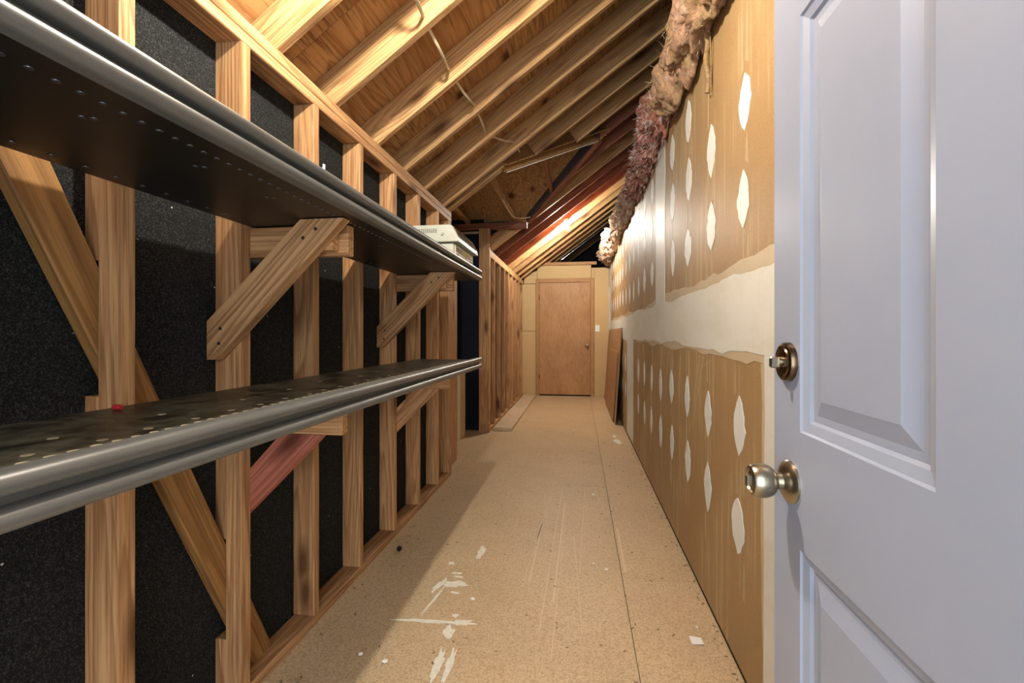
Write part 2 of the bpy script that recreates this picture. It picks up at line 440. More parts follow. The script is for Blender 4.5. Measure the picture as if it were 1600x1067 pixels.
# studs notched at the back for the diagonal let-in brace
def brace_z(y, up): # upper / lower edge of the let-in brace at y
    return (1.509 - 2.13 * (y - 0.793)) if up else (1.300 - 2.13 * (y - 0.793))
def notched_stud(yfar):
    y0, y1 = yfar - 0.038, yfar
    zt, zb = brace_z(y0, True) + 0.01, brace_z(y1, False) - 0.01
    xn = XB + 0.037
    a = XB + 0.001
    pts = [(a, y0, 0.0385), (XL, y0, 0.0385), (XL, y0, 2.0535), (a, y0, 2.0535), (a, y0, zt), (xn, y0, zt), (xn, y0, zb), (a, y0, zb)]
    # grain along local X: build lying down then stand it up
    bm = bmesh.new(); c = Vector(((XL + XB) / 2, (y0 + y1) / 2, 1.046))
    f = lambda p, yy: (p[2] - c.z, yy - c.y, -(p[0] - c.x))
    v0 = [bm.verts.new(f(p, y0)) for p in pts]; v1 = [bm.verts.new(f(p, y1)) for p in pts]
    bm.faces.new(v0[::-1]); bm.faces.new(v1)
    for i in range(len(pts)): bm.faces.new((v0[i], v0[(i + 1) % len(pts)], v1[(i + 1) % len(pts)], v1[i]))
    me = from_bm('stud', bm)
    mw = Matrix(((0, 0, -1), (0, 1, 0), (1, 0, 0))).to_4x4(); mw.translation = c
    return mesh_obj('stud', me, M['stud'], wl, mw=mw)
notched_stud(0.926); notched_stud(1.304)
bd = Vector((0, 1, -2.13)).normalized()
ymid = 0.793
zc = lambda y: (brace_z(y, True) + brace_z(y, False)) / 2
lumber('let_in_brace', (XB + 0.019, 0.47, zc(0.47)), (XB + 0.019, 1.455, zc(1.455)), 0.209 * abs(bd.y), 0.034, M['brace'], wl, up=(1, 0, 0))

# white paper remnants stuck to the black board
for (y_, z_, a_, b_) in ((1.872, 1.885, 0.012, 0.018), (1.885, 1.855, 0.009, 0.006), (1.90, 1.835, 0.004, 0.004)):
    prism('paper_remnant', [(XB + 0.0002, y_ - a_, z_ - b_), (XB + 0.0002, y_ + a_ * 0.8, z_ - b_ * 1.2), (XB + 0.0002, y_ + a_, z_ + b_), (XB + 0.0002, y_ - a_ * 0.6, z_ + b_ * 0.8)], (0.0008, 0, 0), M['paper'], wl)
# corner board past the end of the wall, alcove walls
lumber('corner_board', (-1.122, 3.9325, 0.001), (-1.122, 3.9325, 2.0), 0.205, 0.04, M['stud'], wl, up=(1, 0, 0))
al = box('wall_alcove', -2.68, XB - 0.005, 5.30, 5.325, 0.0, 2.37, M['bluebook'], bev=0)
tag(al, 'dark blue-black sheathed side wall of the alcove behind the shelves', 'wall', kind='structure')
box('wall_panel', -2.68, -2.66, 3.62, 5.295, 0.0, 3.1, M['black'], al, bev=0)
box('wall_panel', -2.68, XB - 0.021, 3.603, 3.618, 0.0, 2.45, M['black'], al, bev=0)
box('wall_panel', -2.68, -1.13, 5.327, 5.351, 2.20, 2.515, M['black'], al, bev=0)
prism('wall_panel', [(-1.40, 5.394, 1.90), (-1.40, 5.394, 2.55), (-0.50, 5.394, 2.55)], (0, 0.012, 0), M['black'], al)
lumber('header_beam', (-2.6, 5.265, 2.408), (-0.60, 5.265, 2.408), 0.06, 0.072, M['red_redlit_wood'], al)
lumber('ledger_strip', (-2.6, 5.28, 2.345), (-1.165, 5.28, 2.345), 0.03, 0.025, M['plank'], al)

# ================================================================== left wall (far)
wf = box('wall_left_far', XB - 0.02, XB, 5.33, 8.44, 0.0, 2.215, M['black'], bev=0)
tag(wf, 'far open stud wall on the left leading to the brown door', 'wall', kind='structure')
lumber('corner_post', (-1.092, 5.215, 0.0), (-1.092, 5.215, 2.371), 0.07, 0.124, M['stud'], wf, up=(1, 0, 0))
lumber('bottom_plate', ((XL + XB) / 2, 5.335, 0.019), ((XL + XB) / 2, 8.43, 0.019), 0.088, 0.038, M['stud'], wf)
lumber('top_plate', ((XL + XB) / 2, 5.255, 2.092), ((XL + XB) / 2, 8.43, 2.092), 0.088, 0.085, M['rafter'], wf)
for y in (5.547, 5.93, 6.32, 6.70, 7.09, 7.48, 7.87, 8.26):
    stud(y, 0.039, 2.049, wf, M['stud'] if random.random() < 0.7 else M['brace'])

# ================================================================== roof: sheathing, rafters, dormer
ceil = empty('ceiling', (0, 2, 3.0), 'sloping rafter and plywood underside of the roof', 'ceiling', kind='structure')
def clip(poly, p, n, keep):                     # half-plane clip in (x,y)
    out = []
    for i in range(len(poly)):
        a, b = poly[i], poly[(i + 1) % len(poly)]
        da = (a[0] - p[0]) * n[0] + (a[1] - p[1]) * n[1]; db = (b[0] - p[0]) * n[0] + (b[1] - p[1]) * n[1]
        if not keep: da, db = -da, -db
        if da >= 0: out.append(a)
        if (da > 1e-9 and db < -1e-9) or (da < -1e-9 and db > 1e-9):
            t = da / (da - db); out.append((a[0] + t * (b[0] - a[0]), a[1] + t * (b[1] - a[1])))
    return out
APEX = (0.185, 4.47)
OPEN = [(-1.6, 3.60), (-0.585, 3.60), APEX, (-0.585, 5.33), (-1.6, 5.33)]   # dormer opening (counter-clockwise in x,y)
def subtract(poly):
    pieces, rest = [], poly
    for i in range(len(OPEN)):
        a, b = OPEN[i], OPEN[(i + 1) % len(OPEN)]
        n = (-(b[1] - a[1]), b[0] - a[0])      # inward normal
        outp = clip(rest, a, n, False)
        if len(outp) > 2: pieces.append(outp)
        rest = clip(rest, a, n, True)
        if len(rest) < 3: break
    return pieces
xs = [-1.40, -0.40, 0.58, 1.56, 2.1]
for k, (x0, x1) in enumerate(zip(xs, xs[1:])):
    ys = [-0.75, 1.66, 3.60, 5.33, 7.4, 9.6, 10.6] if k % 2 == 0 else [-0.75, 0.5, 2.9, 5.33, 6.2, 8.6, 10.6]
    for y0, y1 in zip(ys, ys[1:]):
        g = 0.0015
        rect = [(x0 + g, y0 + g), (x1 - g, y0 + g), (x1 - g, y1 - g), (x0 + g, y1 - g)]
        for piece in (subtract(rect) if (y1 > 3.6 and y0 < 5.33) else [rect]):
            if len(piece) < 3: continue
            prism('plywood_sheet', [(p[0], p[1], sz(p[0])) for p in piece], (-0.012 * ST, 0, 0.012 * CT), M['ply'], ceil)
def rafter(yfar, x0=-1.30, x1=2.0, mat=None, name='rafter', th=0.038):
    nx, nz = -ST * RD / 2, CT * RD / 2
    y = yfar - th / 2
    return lumber(name, (x0 + nx, y, rz(x0) + nz), (x1 + nx, y, rz(x1) + nz), th, RD - 0.001, mat or M['rafter'], ceil, up=(-ST, 0, CT))
for y in (-0.48, -0.09, 0.30, 0.69, 1.08, 1.471, 1.854, 2.27, 2.661, 3.019, 3.445):
    rafter(y)
rafter(3.56, x1=-0.585, name='trimmer_rafter'); rafter(3.599, x1=-0.60, name='trimmer_rafter')
def vx_near(y): return -0.585 + (y - 3.60) / (APEX[1] - 3.60) * 0.77
def vx_far(y): return -0.585 + (5.33 - y) / (5.33 - APEX[1]) * 0.77
for y in (3.80, 4.185): rafter(y, x0=vx_near(y) + 0.05, name='jack_rafter')
rafter(4.53, x0=vx_far(4.53) + 0.12, name='jack_rafter', mat=M['red_redlit_wood'])
rafter(4.93, x0=vx_far(4.93) + 0.08, name='jack_rafter', mat=M['red_redlit_wood'])
for y, m in ((5.391, 'rafter'), (5.74, 'red_redlit_wood'), (6.189, 'red_redlit_wood'), (6.553, 'red_redlit_wood'), (6.975, 'rafter'), (7.406, 'rafter'), (7.80, 'rafter'), (8.19, 'rafter'), (8.60, 'rafter'), (9.0, 'rafter'), (9.4, 'rafter'), (9.8, 'rafter'), (10.2, 'rafter')):
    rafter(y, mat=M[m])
# valley boards (vertical boards standing on the two valley lines)
def vboard(name, a, b, hgt, th, mat):
    a, b = Vector(a), Vector(b)
    n = Vector((-(b - a).y, (b - a).x, 0)).normalized() * th
    return prism(name, [a, b, b + Vector((0, 0, hgt)), a + Vector((0, 0, hgt))], n, mat, ceil)
vboard('valley_board', (-0.60, 3.605, 2.445), (0.175, 4.465, 3.010), 0.25, 0.035, M['brace'])
vboard('valley_board', (0.195, 4.475, 3.015), (-0.585, 5.32, 2.452), 0.22, 0.035, M['darkwood'])
lumber('valley_batten', (0.20, 4.44, 3.0), (-0.575, 5.27, 2.442), 0.05, 0.022, M['red_redlit_wood'], ceil)
# dormer slopes and its flat joists
DR = 3.12
def dslope(y_e, name):
    pts = [(-2.7, y_e, 2.49), (-0.56, y_e, 2.49), (0.30, 4.47, DR), (-2.7, 4.47, DR)]
    return prism(name, pts, (0, 0, 0.012), M['ply'], ceil)
dslope(5.36, 'dormer_sheet'); dslope(3.58, 'dormer_sheet')
for x in (-1.30, -0.735):
    lumber('dormer_joist', (x, 3.62, 2.47), (x, 5.30, 2.47), 0.038, 0.05, M['rafter'], ceil)
lumber('dormer_joist', (-0.30, 3.98, 2.70), (-0.30, 5.06, 2.70), 0.034, 0.045, M['red_redlit_wood'], ceil)
lumber('ridge_board', (-2.6, 4.47, DR - 0.08), (0.18, 4.47, DR - 0.08), 0.03, 0.13, M['red_redlit_wood'], ceil)

# dark attic space beyond the right wall and beyond the end wall
at = box('attic_floor', 0.66, 2.15, -0.75, 10.6, 2.20, 2.25, M['void'], bev=0)
tag(at, 'dark ceiling of the next room seen past the insulation', 'attic', kind='structure')
box('attic_end', -1.4, 2.15, 10.56, 10.6, 2.25, 4.7, M['void'], at, bev=0)
box('attic_side', 2.11, 2.15, -0.75, 10.55, 2.25, 4.6, M['void'], at, bev=0)
box('attic_deck', -1.4, 0.655, 8.64, 10.55, 2.20, 2.25, M['void'], at, bev=0)

# ================================================================== right wall: drywall
wr = box('wall_right', XR + 0.014, XR + 0.11, 0.95, 8.44, 0.0, 2.42, M['stud'], bev=0)
tag(wr, 'unpainted brown drywall wall with white joint compound on the right', 'wall', kind='structure')
for (ys, z0, z1) in (([0.95, 3.2, 5.64, 8.08, 8.44], 1.2165, 2.42), ([0.95, 2.6, 5.05, 7.5, 8.44], 0.007, 1.2155)):
    for a, b in zip(ys, ys[1:]):
        box('drywall_sheet', XR, XR + 0.0135, a + 0.0008, b - 0.0008, z0, z1, M['drywall'], wr, bev=0.001)
def fb(y, s, seed): return mnoise.fractal(Vector((y * s, seed, 3.3)), 1.0, 2.0, 4)
def band(name, y0, y1, zlo, zhi, amp, seed, thick, mat, n=120):
    lo, hi = [], []
    for i in range(n + 1):
        y = y0 + (y1 - y0) * i / n
        lo.append((y, zlo + amp * fb(y, 1.7, seed) + amp * 0.3 * fb(y, 9, seed)))
        hi.append((y, zhi + amp * fb(y, 1.5, seed + 9) + amp * 0.3 * fb(y, 9, seed + 4)))
    bm = bmesh.new(); c = Vector((XR, (y0 + y1) / 2, (zlo + zhi) / 2))
    rows = []
    for (l, h_) in zip(lo, hi):
        rows.append([bm.verts.new(Vector((x, p[0], p[1])) - c) for p in (l, h_) for x in (XR - 0.0002, XR - thick)])
    for a, b in zip(rows, rows[1:]):
        bm.faces.new((a[1], b[1], b[3], a[3])); bm.faces.new((a[0], a[2], b[2], b[0]))
        bm.faces.new((a[0], b[0], b[1], a[1])); bm.faces.new((a[2], a[3], b[3], b[2]))
    for r in (rows[0], rows[-1]): bm.faces.new((r[0], r[1], r[3], r[2]))
    return mesh_obj(name, from_bm(name, bm), mat, wr, loc=c)
band('joint_compound', 0.96, 8.43, 1.062, 1.385, 0.035, 2.0, 0.0012, M['mudfeather'])
band('joint_compound', 0.96, 8.43, 1.095, 1.352, 0.028, 5.0, 0.0024, M['mud'])
def vband(name, y0, y1, z0, z1, seed, mat=M['mud'], thick=0.0021, amp=0.012, n=26):
    pts = []
    for i in range(n + 1):
        z = z0 + (z1 - z0) * i / n; pts.append((y0 + amp * fb(z, 4, seed), z))
    for i in range(n, -1, -1):
        z = z0 + (z1 - z0) * i / n; pts.append((y1 + amp * fb(z, 4, seed + 3), z))
    return sheet(name, pts, thick, mat, wr, 'X', XR - 0.0002)
vband('joint_tape', 3.02, 3.37, 1.33, 2.41, 1.0)
vband('joint_tape', 4.76, 5.34, 0.03, 1.10, 2.0)
vband('joint_tape', 7.95, 8.43, 1.33, 2.41, 3.0)
vband('joint_tape', 1.28, 1.44, 0.03, 1.12, 4.0, thick=0.0019)
vband('joint_tape', 1.27, 1.462, 0.025, 1.06, 6.0, M['mudfeather'], 0.0007)
pv = []
def patch(y, z, w, h_, idx):
    rr = random.Random(idx)
    n = 9; left, right = [], []
    for i in range(n + 1):
        t = i / n
        ww = math.sin(math.pi * min(max(t, 0.0), 1.0)) ** 0.8 * w / 2
        zz = z - h_ / 2 + h_ * t
        left.append((y - ww * (1 + rr.uniform(-0.16, 0.16)) - 0.002, zz + rr.uniform(-.004, .004)))
        right.append((y + ww * (1 + rr.uniform(-0.16, 0.16)) + 0.002, zz + rr.uniform(-.004, .004)))
    return sheet('spackle_patch', left + right[::-1], 0.0016, M['patch'], wr, 'X', XR - 0.0002)
idx = 0
for k in range(18):
    y = 1.62 + 0.385 * k
    if y > 7.9: break
    for z in (2.22, 1.92, 1.59):
        if z > 2.1 and k in (0, 1): continue
        if 2.95 < y < 3.45: continue
        patch(y + random.uniform(-.02, .02), z + random.uniform(-.015, .015), random.uniform(.10, .13), random.uniform(.185, .225), idx); idx += 1
    y2 = 1.65 + 0.385 * k
    for z in (0.82, 0.50):
        if 4.65 < y2 < 5.45: continue
        patch(y2 + random.uniform(-.02, .02), z + random.uniform(-.015, .015), random.uniform(.09, .12), random.uniform(.185, .225), idx); idx += 1

# trowel drips above and below the patches, slanting scrape marks
rs = random.Random(21)
for k in range(9):
    y = 1.65 + 0.385 * k
    for (za, zb) in ((0.60, 0.72), (0.92, 1.06), (0.26, 0.40)):
        for q in range(2):
            yy = y + rs.uniform(-0.05, 0.05); w_ = rs.uniform(0.004, 0.014)
            sheet('trowel_drip', [(yy - w_, za + rs.uniform(-.03, .03)), (yy + w_, za + rs.uniform(-.03, .03)), (yy + w_ * 0.1, zb + rs.uniform(-.03, .0)), (yy - w_ * 0.2, zb)], rs.uniform(0.0003, 0.0009), M['drip'], wr, 'X', XR - 0.0002)
    y = 1.62 + 0.385 * k
    if 2.9 < y < 3.5: continue
    for (za, zb) in ((1.70, 1.80), (2.03, 2.25), (1.38, 1.48)):
        for q in range(2):
            yy = y + rs.uniform(-0.06, 0.06); w_ = rs.uniform(0.005, 0.018)
            sheet('trowel_drip', [(yy - w_, za), (yy + w_, za + rs.uniform(-.03, .03)), (yy + w_ * 0.1, zb + rs.uniform(-.04, .04)), (yy - w_ * 0.2, zb)], rs.uniform(0.0003, 0.0009), M['drip'], wr, 'X', XR - 0.0002)
for (ya, za, yb, zb) in ((2.16, 1.05, 2.36, 0.66), (2.10, 1.05, 2.30, 0.70), (1.98, 1.04, 2.12, 1.00), (2.9, 1.04, 3.0, 0.75), (2.56, 1.03, 2.62, 0.80)):
    sheet('trowel_scrape', [(ya, za), (ya + 0.022, za), (yb + 0.016, zb), (yb, zb)], rs.uniform(0.0003, 0.0009), M['drip'], wr, 'X', XR - 0.0002)

# ================================================================== end wall and brown door
wb = box('wall_back', -1.12, 0.54, 8.47, 8.56, 0.0, 2.36, M['subfloor'], bev=0)
tag(wb, 'particleboard end wall around the brown door', 'wall', kind='structure')
for (x0, x1, z0, z1) in ((-1.115, -0.80, 0.0, 1.192), (-1.115, -0.80, 1.199, 2.073), (-1.02, -0.778, 2.081, 2.235),
                         (-0.771, 0.215, 2.168, 2.405), (0.275, 0.537, 0.0, 2.352), (0.222, 0.272, 2.168, 2.352)):
    box('wall_panel', x0, x1, 8.452, 8.469, z0, z1, M['particle'], wb, bev=0.001)
prism('wall_panel', [(-1.02, 8.452, 2.238), (-0.775, 8.452, 2.238), (-0.775, 8.452, 2.318)], (0, 0.017, 0), M['particle'], wb)
lumber('top_plate', (-0.80, 8.47, 2.438), (0.315, 8.47, 2.438), 0.08, 0.055, M['casing'], wb)
d1 = lumber('door_1', (-0.264, 8.457, 0.022), (-0.264, 8.457, 2.088), 0.932, 0.026, M['doorwood'], up=(0, 1, 0))
tag(d1, 'flat brown wooden door closed at the far end of corridor', 'door', kind='structure')
for (x0, x1, z0, z1) in ((-0.796, -0.732, 0.0, 2.165), (0.204, 0.270, 0.0, 2.165)):
    lumber('door_casing', ((x0 + x1) / 2, 8.44, z0), ((x0 + x1) / 2, 8.44, z1), x1 - x0, 0.024, M['casing'], d1, up=(0, 1, 0))
lumber('door_casing', (-0.731, 8.44, 2.128), (0.203, 8.44, 2.128), 0.024, 0.074, M['casing'], d1)
kn = lathe_obj('door_knob', [(0.0, 0.033), (-0.006, 0.032), (-0.012, 0.014), (-0.035, 0.012), (-0.042, 0.024), (-0.058, 0.029), (-0.072, 0.024), (-0.078, 0.008)], M['brass'], d1, 'Y', 24, loc=(0.145, 8.444, 0.928))
for z in (0.35, 1.82):
    lathe_obj('hinge', [(-0.045, 0.007), (0.045, 0.007)], M['bronze'], d1, 'Z', 10, loc=(-0.731, 8.425, z))
box('door_gap', -0.73, 0.202, 8.448, 8.468, 0.0005, 0.021, M['void'], d1, bev=0)

sw = box('light_switch', 0.29, 0.368, 8.441, 8.4515, 1.182, 1.304, M['white'], bev=0.003)
tag(sw, 'cream light switch plate on the end wall beside the brown door', 'switch')
box('toggle', 0.324, 0.334, 8.431, 8.4405, 1.232, 1.256, M['white'], sw, bev=0.002)

# ================================================================== near white door
DX, DY1, DZ0, DZ1 = 0.33, 0.835, 0.012, 2.045
DW, DTH = 0.813, 0.036
def panel_door():
    bm = bmesh.new()
    us = [0.0, 0.091, 0.356, 0.457, 0.722, DW]
    zs = [DZ0, 0.215, 0.823, 1.001, 1.63, 1.735, 1.925, DZ1]
    def P(u, z, d): return bm.verts.new((DX + d, DY1 - u, z))
    for side in (0, 1):
        base = 0.0 if side == 0 else DTH
        sgn = 1 if side == 0 else -1
        for i in range(5):
            for j in range(7):
                u0, u1, z0, z1 = us[i], us[i + 1], zs[j], zs[j + 1]
                if i in (1, 3) and j in (1, 3, 5):
                    prev = None
                    for ins, dep in ((0.0, 0.0), (0.003, 0.003), (0.016, 0.0065), (0.020, 0.0105), (0.030, 0.0105), (0.050, 0.0045), (0.053, 0.0035)):
                        ring = [P(u0 + ins, z0 + ins, base + sgn * dep), P(u1 - ins, z0 + ins, base + sgn * dep), P(u1 - ins, z1 - ins, base + sgn * dep), P(u0 + ins, z1 - ins, base + sgn * dep)]
                        if prev:
                            for k in range(4): bm.faces.new((prev[k], prev[(k + 1) % 4], ring[(k + 1) % 4], ring[k]))
                        prev = ring
                    bm.faces.new(prev)
                else:
                    bm.faces.new((P(u0, z0, base), P(u1, z0, base), P(u1, z1, base), P(u0, z1, base)))
    for (a, b) in (((0, DZ0), (0, DZ1)), ((0, DZ1), (DW, DZ1)), ((DW, DZ1), (DW, DZ0)), ((DW, DZ0), (0, DZ0))):
        bm.faces.new((P(a[0], a[1], 0), P(b[0], b[1], 0), P(b[0], b[1], DTH), P(a[0], a[1], DTH)))
    bmesh.ops.remove_doubles(bm, verts=bm.verts, dist=0.0001)
    me = from_bm('door', bm)
    return mesh_obj('door_2', me, M['doorpaint'])
d2 = tag(panel_door(), 'bluish white panelled door standing open at the right edge', 'door', kind='structure')
KY, KZ, BZ = 0.775, 0.916, 1.105
k2 = lathe_obj('knob', [(0.0, 0.0335), (-0.003, 0.0335), (-0.006, 0.031), (-0.011, 0.022), (-0.0145, 0.0135), (-0.0215, 0.0125), (-0.024, 0.016), (-0.026, 0.0195), (-0.0305, 0.0235), (-0.038, 0.0262), (-0.048, 0.0265), (-0.0565, 0.0245), (-0.0595, 0.0225), (-0.060, 0.019), (-0.057, 0.0175), (-0.0565, 0.014)], M['brass'], d2, 'X', 48, loc=(DX, KY, KZ))
tt = box('thumb_turn', DX - 0.067, DX - 0.0565, KY - 0.0035, KY + 0.0035, KZ - 0.0095, KZ + 0.0095, M['brass'], k2, bev=0.002)
b2 = lathe_obj('deadbolt', [(0.0, 0.031), (-0.006, 0.031), (-0.009, 0.0295), (-0.0105, 0.026), (-0.0095, 0.0235), (-0.0115, 0.022), (-0.0125, 0.015), (-0.013, 0.009)], M['bronze'], d2, 'X', 48, loc=(DX, KY + 0.005, BZ))
box('thumb_turn', DX - 0.029, DX - 0.012, KY + 0.001, KY + 0.009, BZ - 0.010, BZ + 0.008, M['brass'], b2, bev=0.003)
lathe_obj('thumb_turn_hub', [(-0.012, 0.008), (-0.017, 0.008)], M['brass'], b2, 'X', 20, loc=(DX, KY + 0.005, BZ))

# ================================================================== shelves
def shelf(name, z0, label, yend, plugs, group):
    """z0 underside height"""
    root = empty(name, (-0.82, 1.2, z0), label, 'shelf', group)
    y0 = -0.35
    box('shelf_board', XL + 0.0015, -0.6405, y0, yend, z0 + 0.001, z0 + 0.053, M['shelfdark'] if plugs else M['shelfblack'], root, bev=0.0015)
    # double bullnose nosing, extruded along the shelf
    prof = [(-0.640, z0), (-0.6220, z0)]
    for cz, r in ((z0 + 0.0135, 0.0135), (z0 + 0.0530, 0.0135)):
        for i in range(11):
            a = -math.pi / 2 + math.pi * i / 10
            prof.append((-0.622 + r * math.cos(a), cz + r * math.sin(a)))
        if cz < z0 + 0.03: prof += [(-0.634, z0 + 0.0272), (-0.634, z0 + 0.0392)]
    prof += [(-0.645, z0 + 0.0665), (-0.656, z0 + 0.0545), (-0.656, z0 + 0.0537), (-0.640, z0 + 0.0537)]
    nb = prism('nosing', [(p[0], y0, p[1]) for p in prof], (0, yend - y0, 0), M['nosing'], root)
    for p in nb.data.polygons: p.use_smooth = len(p.vertices) == 4
    nb.data.set_sharp_from_angle(angle=math.radians(32))
    return root
sU = shelf('wall_shelf', 1.486, 'upper dark shelf with double rounded edge holding the beige machine', 2.83, False, 'dark wall shelves')
sD = shelf('wall_shelf', 0.932, 'lower dark shelf with double rounded edge, empty and scuffed', 2.83, True, 'dark wall shelves')
W = 0.038
def bracket(root, arm_y, zt, arm_x1, brace_pts, brace_y, mat_brace, block=False):
    arm = lumber('bracket_arm', (XL + 0.0005 if arm_y[2] else XB + 0.002, (arm_y[0] + arm_y[1]) / 2, zt - 0.0475), (arm_x1, (arm_y[0] + arm_y[1]) / 2, zt - 0.0475), W - 0.001, 0.094, M['stud'], root)
    # brace: polygon in XZ, local X along its length
    pts = [Vector((p[0], 0, p[1])) for p in brace_pts]
    c = sum(pts, Vector()) / len(pts)
    ax = Vector((1, 0, 1)).normalized(); az = Vector((-1, 0, 1)).normalized(); ay = az.cross(ax)
    R = Matrix((ax, ay, az)).transposed()
    bm = bmesh.new(); Ri = R.transposed()
    v0 = [bm.verts.new(Ri @ (p - c) + Vector((0, -W / 2 + 0.0005, 0))) for p in pts]
    v1 = [bm.verts.new(Ri @ (p - c) + Vector((0, W / 2 - 0.0005, 0))) for p in pts]
    bm.faces.new(v0[::-1]); bm.faces.new(v1)
    for i in range(len(pts)): bm.faces.new((v0[i], v0[(i + 1) % len(pts)], v1[(i + 1) % len(pts)], v1[i]))
    mw = R.to_4x4(); mw.translation = Vector((c.x, brace_y, c.z))
    br = mesh_obj('bracket_brace', from_bm('bracket_brace', bm), mat_brace, root, mw=mw)
    if block:
        box('spacer_block', -0.80, -0.73, arm_y[0] - W + 0.0005, arm_y[0] - 0.0005, zt - 0.085, zt - 0.006, M['stud'], root)
    return br
def nailheads(br, spots, y):
    for (x, z) in spots:
        lathe_obj('nail_head', [(0.0, 0.0055), (-0.0015, 0.005)], M['rivet'], br, 'Y', 12, loc=(x, y, z))
# upper brackets: arm on the far side of its stud, brace on the near side
bU = [(-1.116, 1.187), (-0.809, 1.484), (-0.672, 1.484), (-1.085, 1.071), (-1.116, 1.071)]
for yf in (0.146, 1.304, 2.474):
    br = bracket(sU, (yf + 0.0005, yf + W + 0.0005, False), 1.4845, -0.700, bU, yf - 1.5 * W - 0.0005, M['stud'], block=True)
    nailheads(br, [(-1.07, 1.165), (-1.075, 1.12), (-0.76, 1.455), (-0.80, 1.43)], yf - 2 * W)
# lower brackets: arm and brace both on the far side
bD = [(-1.118, 0.63), (-0.925, 0.836), (-0.785, 0.836), (-1.118, 0.505)]
for yf, m in ((0.146, 'stud'), (1.304, 'pinkwood'), (2.474, 'stud')):
    bracket(sD, (yf + 0.0005, yf + W + 0.0005, False), 0.9305, -0.72, bD, yf + W / 2 + 0.0005, M[m])
# tan plugs on the lower shelf top, dull rivets under the upper shelf
bm = bmesh.new(); lathe(bm, [(0.0, 0.0075), (0.0006, 0.0072)], 'Z', 12); plug_me = from_bm('plug', bm); plug_me.materials.append(M['plug'])
bm = bmesh.new(); lathe(bm, [(0.0, 0.0055), (-0.0012, 0.005), (-0.0018, 0.003)], 'Z', 12); riv_me = from_bm('rivet', bm); riv_me.materials.append(M['rivet'])
rr = random.Random(3)
for i in range(78):
    y = 0.30 + i * 0.0302
    mesh_obj('plug', plug_me, None, sD, loc=(-0.701 + rr.uniform(-.002, .002), y + rr.uniform(-.002, .002), 0.9852))
    mesh_obj('rivet', riv_me, None, sU, loc=(-0.690, y, 1.4868))
    if i % 2 == 0:
        mesh_obj('rivet', riv_me, None, sU, loc=(-0.986, y, 1.4868))
    if i % 3 == 1:
        mesh_obj('plug', plug_me, None, sD, loc=(-0.735 + rr.uniform(-.006, .006), y + rr.uniform(-.006, .006), 0.9852))
    if i % 7 == 3:
        mesh_obj('rivet', riv_me, None, sU, loc=(-0.765, y, 1.4868)); mesh_obj('rivet', riv_me, None, sU, loc=(-0.752, y + .008, 1.4868))
        mesh_obj('plug', plug_me, None, sD, loc=(-0.86 + rr.uniform(-.05, .05), y, 0.9852))

# ================================================================== beige machine on the upper shelf
mc = empty('office_machine', (-0.80, 2.58, 1.540), 'beige boxy office machine at the far end of the upper shelf', 'machine')
ZS = 1.5405
box('lower_case', -0.95, -0.667, 2.37, 2.80, ZS, 1.637, M['beige'], mc, bev=0.006)
prism('upper_case', [(-0.96, 2.355, 1.641), (-0.636, 2.355, 1.641), (-0.640, 2.355, 1.668), (-0.672, 2.355, 1.728), (-0.685, 2.355, 1.733), (-0.96, 2.355, 1.733)], (0, 0.475, 0), M['beige'], mc, bev=0.003)
box('front_panel', -0.6665, -0.660, 2.385, 2.79, ZS + 0.003, 1.633, M['labelcream'], mc, bev=0.002)
box('label', -0.6597, -0.6588, 2.55, 2.66, ZS + 0.028, 1.615, M['labelyellow'], mc, bev=0)
for (y0, y1, z0, z1) in ((2.40, 2.52, 1.610, 1.616), (2.40, 2.50, 1.598, 1.603), (2.41, 2.45, 1.575, 1.588), (2.68, 2.76, 1.60, 1.606), (2.70, 2.76, 1.585, 1.59), (2.74, 2.765, 1.555, 1.57), (2.58, 2.63, 1.585, 1.595)):
    box('print_mark', -0.6597, -0.6586, y0, y1, z0, z1, M['labelbrown'], mc, bev=0)
prism('glossy_strip', [(-0.6375, 2.365, 1.672), (-0.6655, 2.365, 1.7245), (-0.6675, 2.365, 1.7235), (-0.6395, 2.365, 1.671)], (0, 0.44, 0), M['chrome'], mc)
for i in range(13):
    x = -0.90 + i * 0.0115
    box('vent_slot', x, x + 0.0055, 2.3535, 2.356, 1.690, 1.713, M['beigedark'], mc, bev=0)
lathe_obj('button', [(0.0, 0.008), (-0.0025, 0.0075)], M['beigedark'], mc, 'Y', 16, loc=(-0.725, 2.3545, 1.683))
lathe_obj('button_cap', [(-0.002, 0.0062), (-0.004, 0.006)], M['beige'], mc, 'Y', 16, loc=(-0.725, 2.3545, 1.683))
box('foot', -0.93, -0.70, 2.40, 2.42, 1.5388, ZS + 0.001, M['beigedark'], mc, bev=0)

# ================================================================== bulbs
def bulb(loc, mat, label):
    x, y, z = loc
    root = empty('light_bulb', (x, y, rz(x)), label, 'light bulb', 'bare bulbs on the rafters')
    top = rz(x)
    mw = Matrix.Translation((x, y, top - 0.002))
    lathe_obj('lampholder', [(0.012, 0.045), (-0.012, 0.045), (-0.022, 0.034), (-0.045, 0.024), (-0.055, 0.022)], M['porcelain'], root, 'Z', 28, loc=(x, y, top))
    lathe_obj('screw_base', [(-0.05, 0.013), (-0.066, 0.013)], M['brass'], root, 'Z', 20, loc=(x, y, top))
    prof = []
    for i in range(13):
        a = math.pi * i / 12
        prof.append((-0.066 - 0.035 * (1 - math.cos(a)) - 0.006, max(0.0135 if i < 3 else 0.0015, 0.030 * math.sin(a))))
    lathe_obj('glass_bulb', prof, mat, root, 'Z', 24, loc=(x, y, top))
    return root
bulb((-0.42, 1.061, 0), M['bulbnear'], 'lit bare bulb under the rafters nearest the open door')
bulb((-0.174, 6.535, 0), M['bulbfar'], 'bright bare bulb glowing under the far rafters')

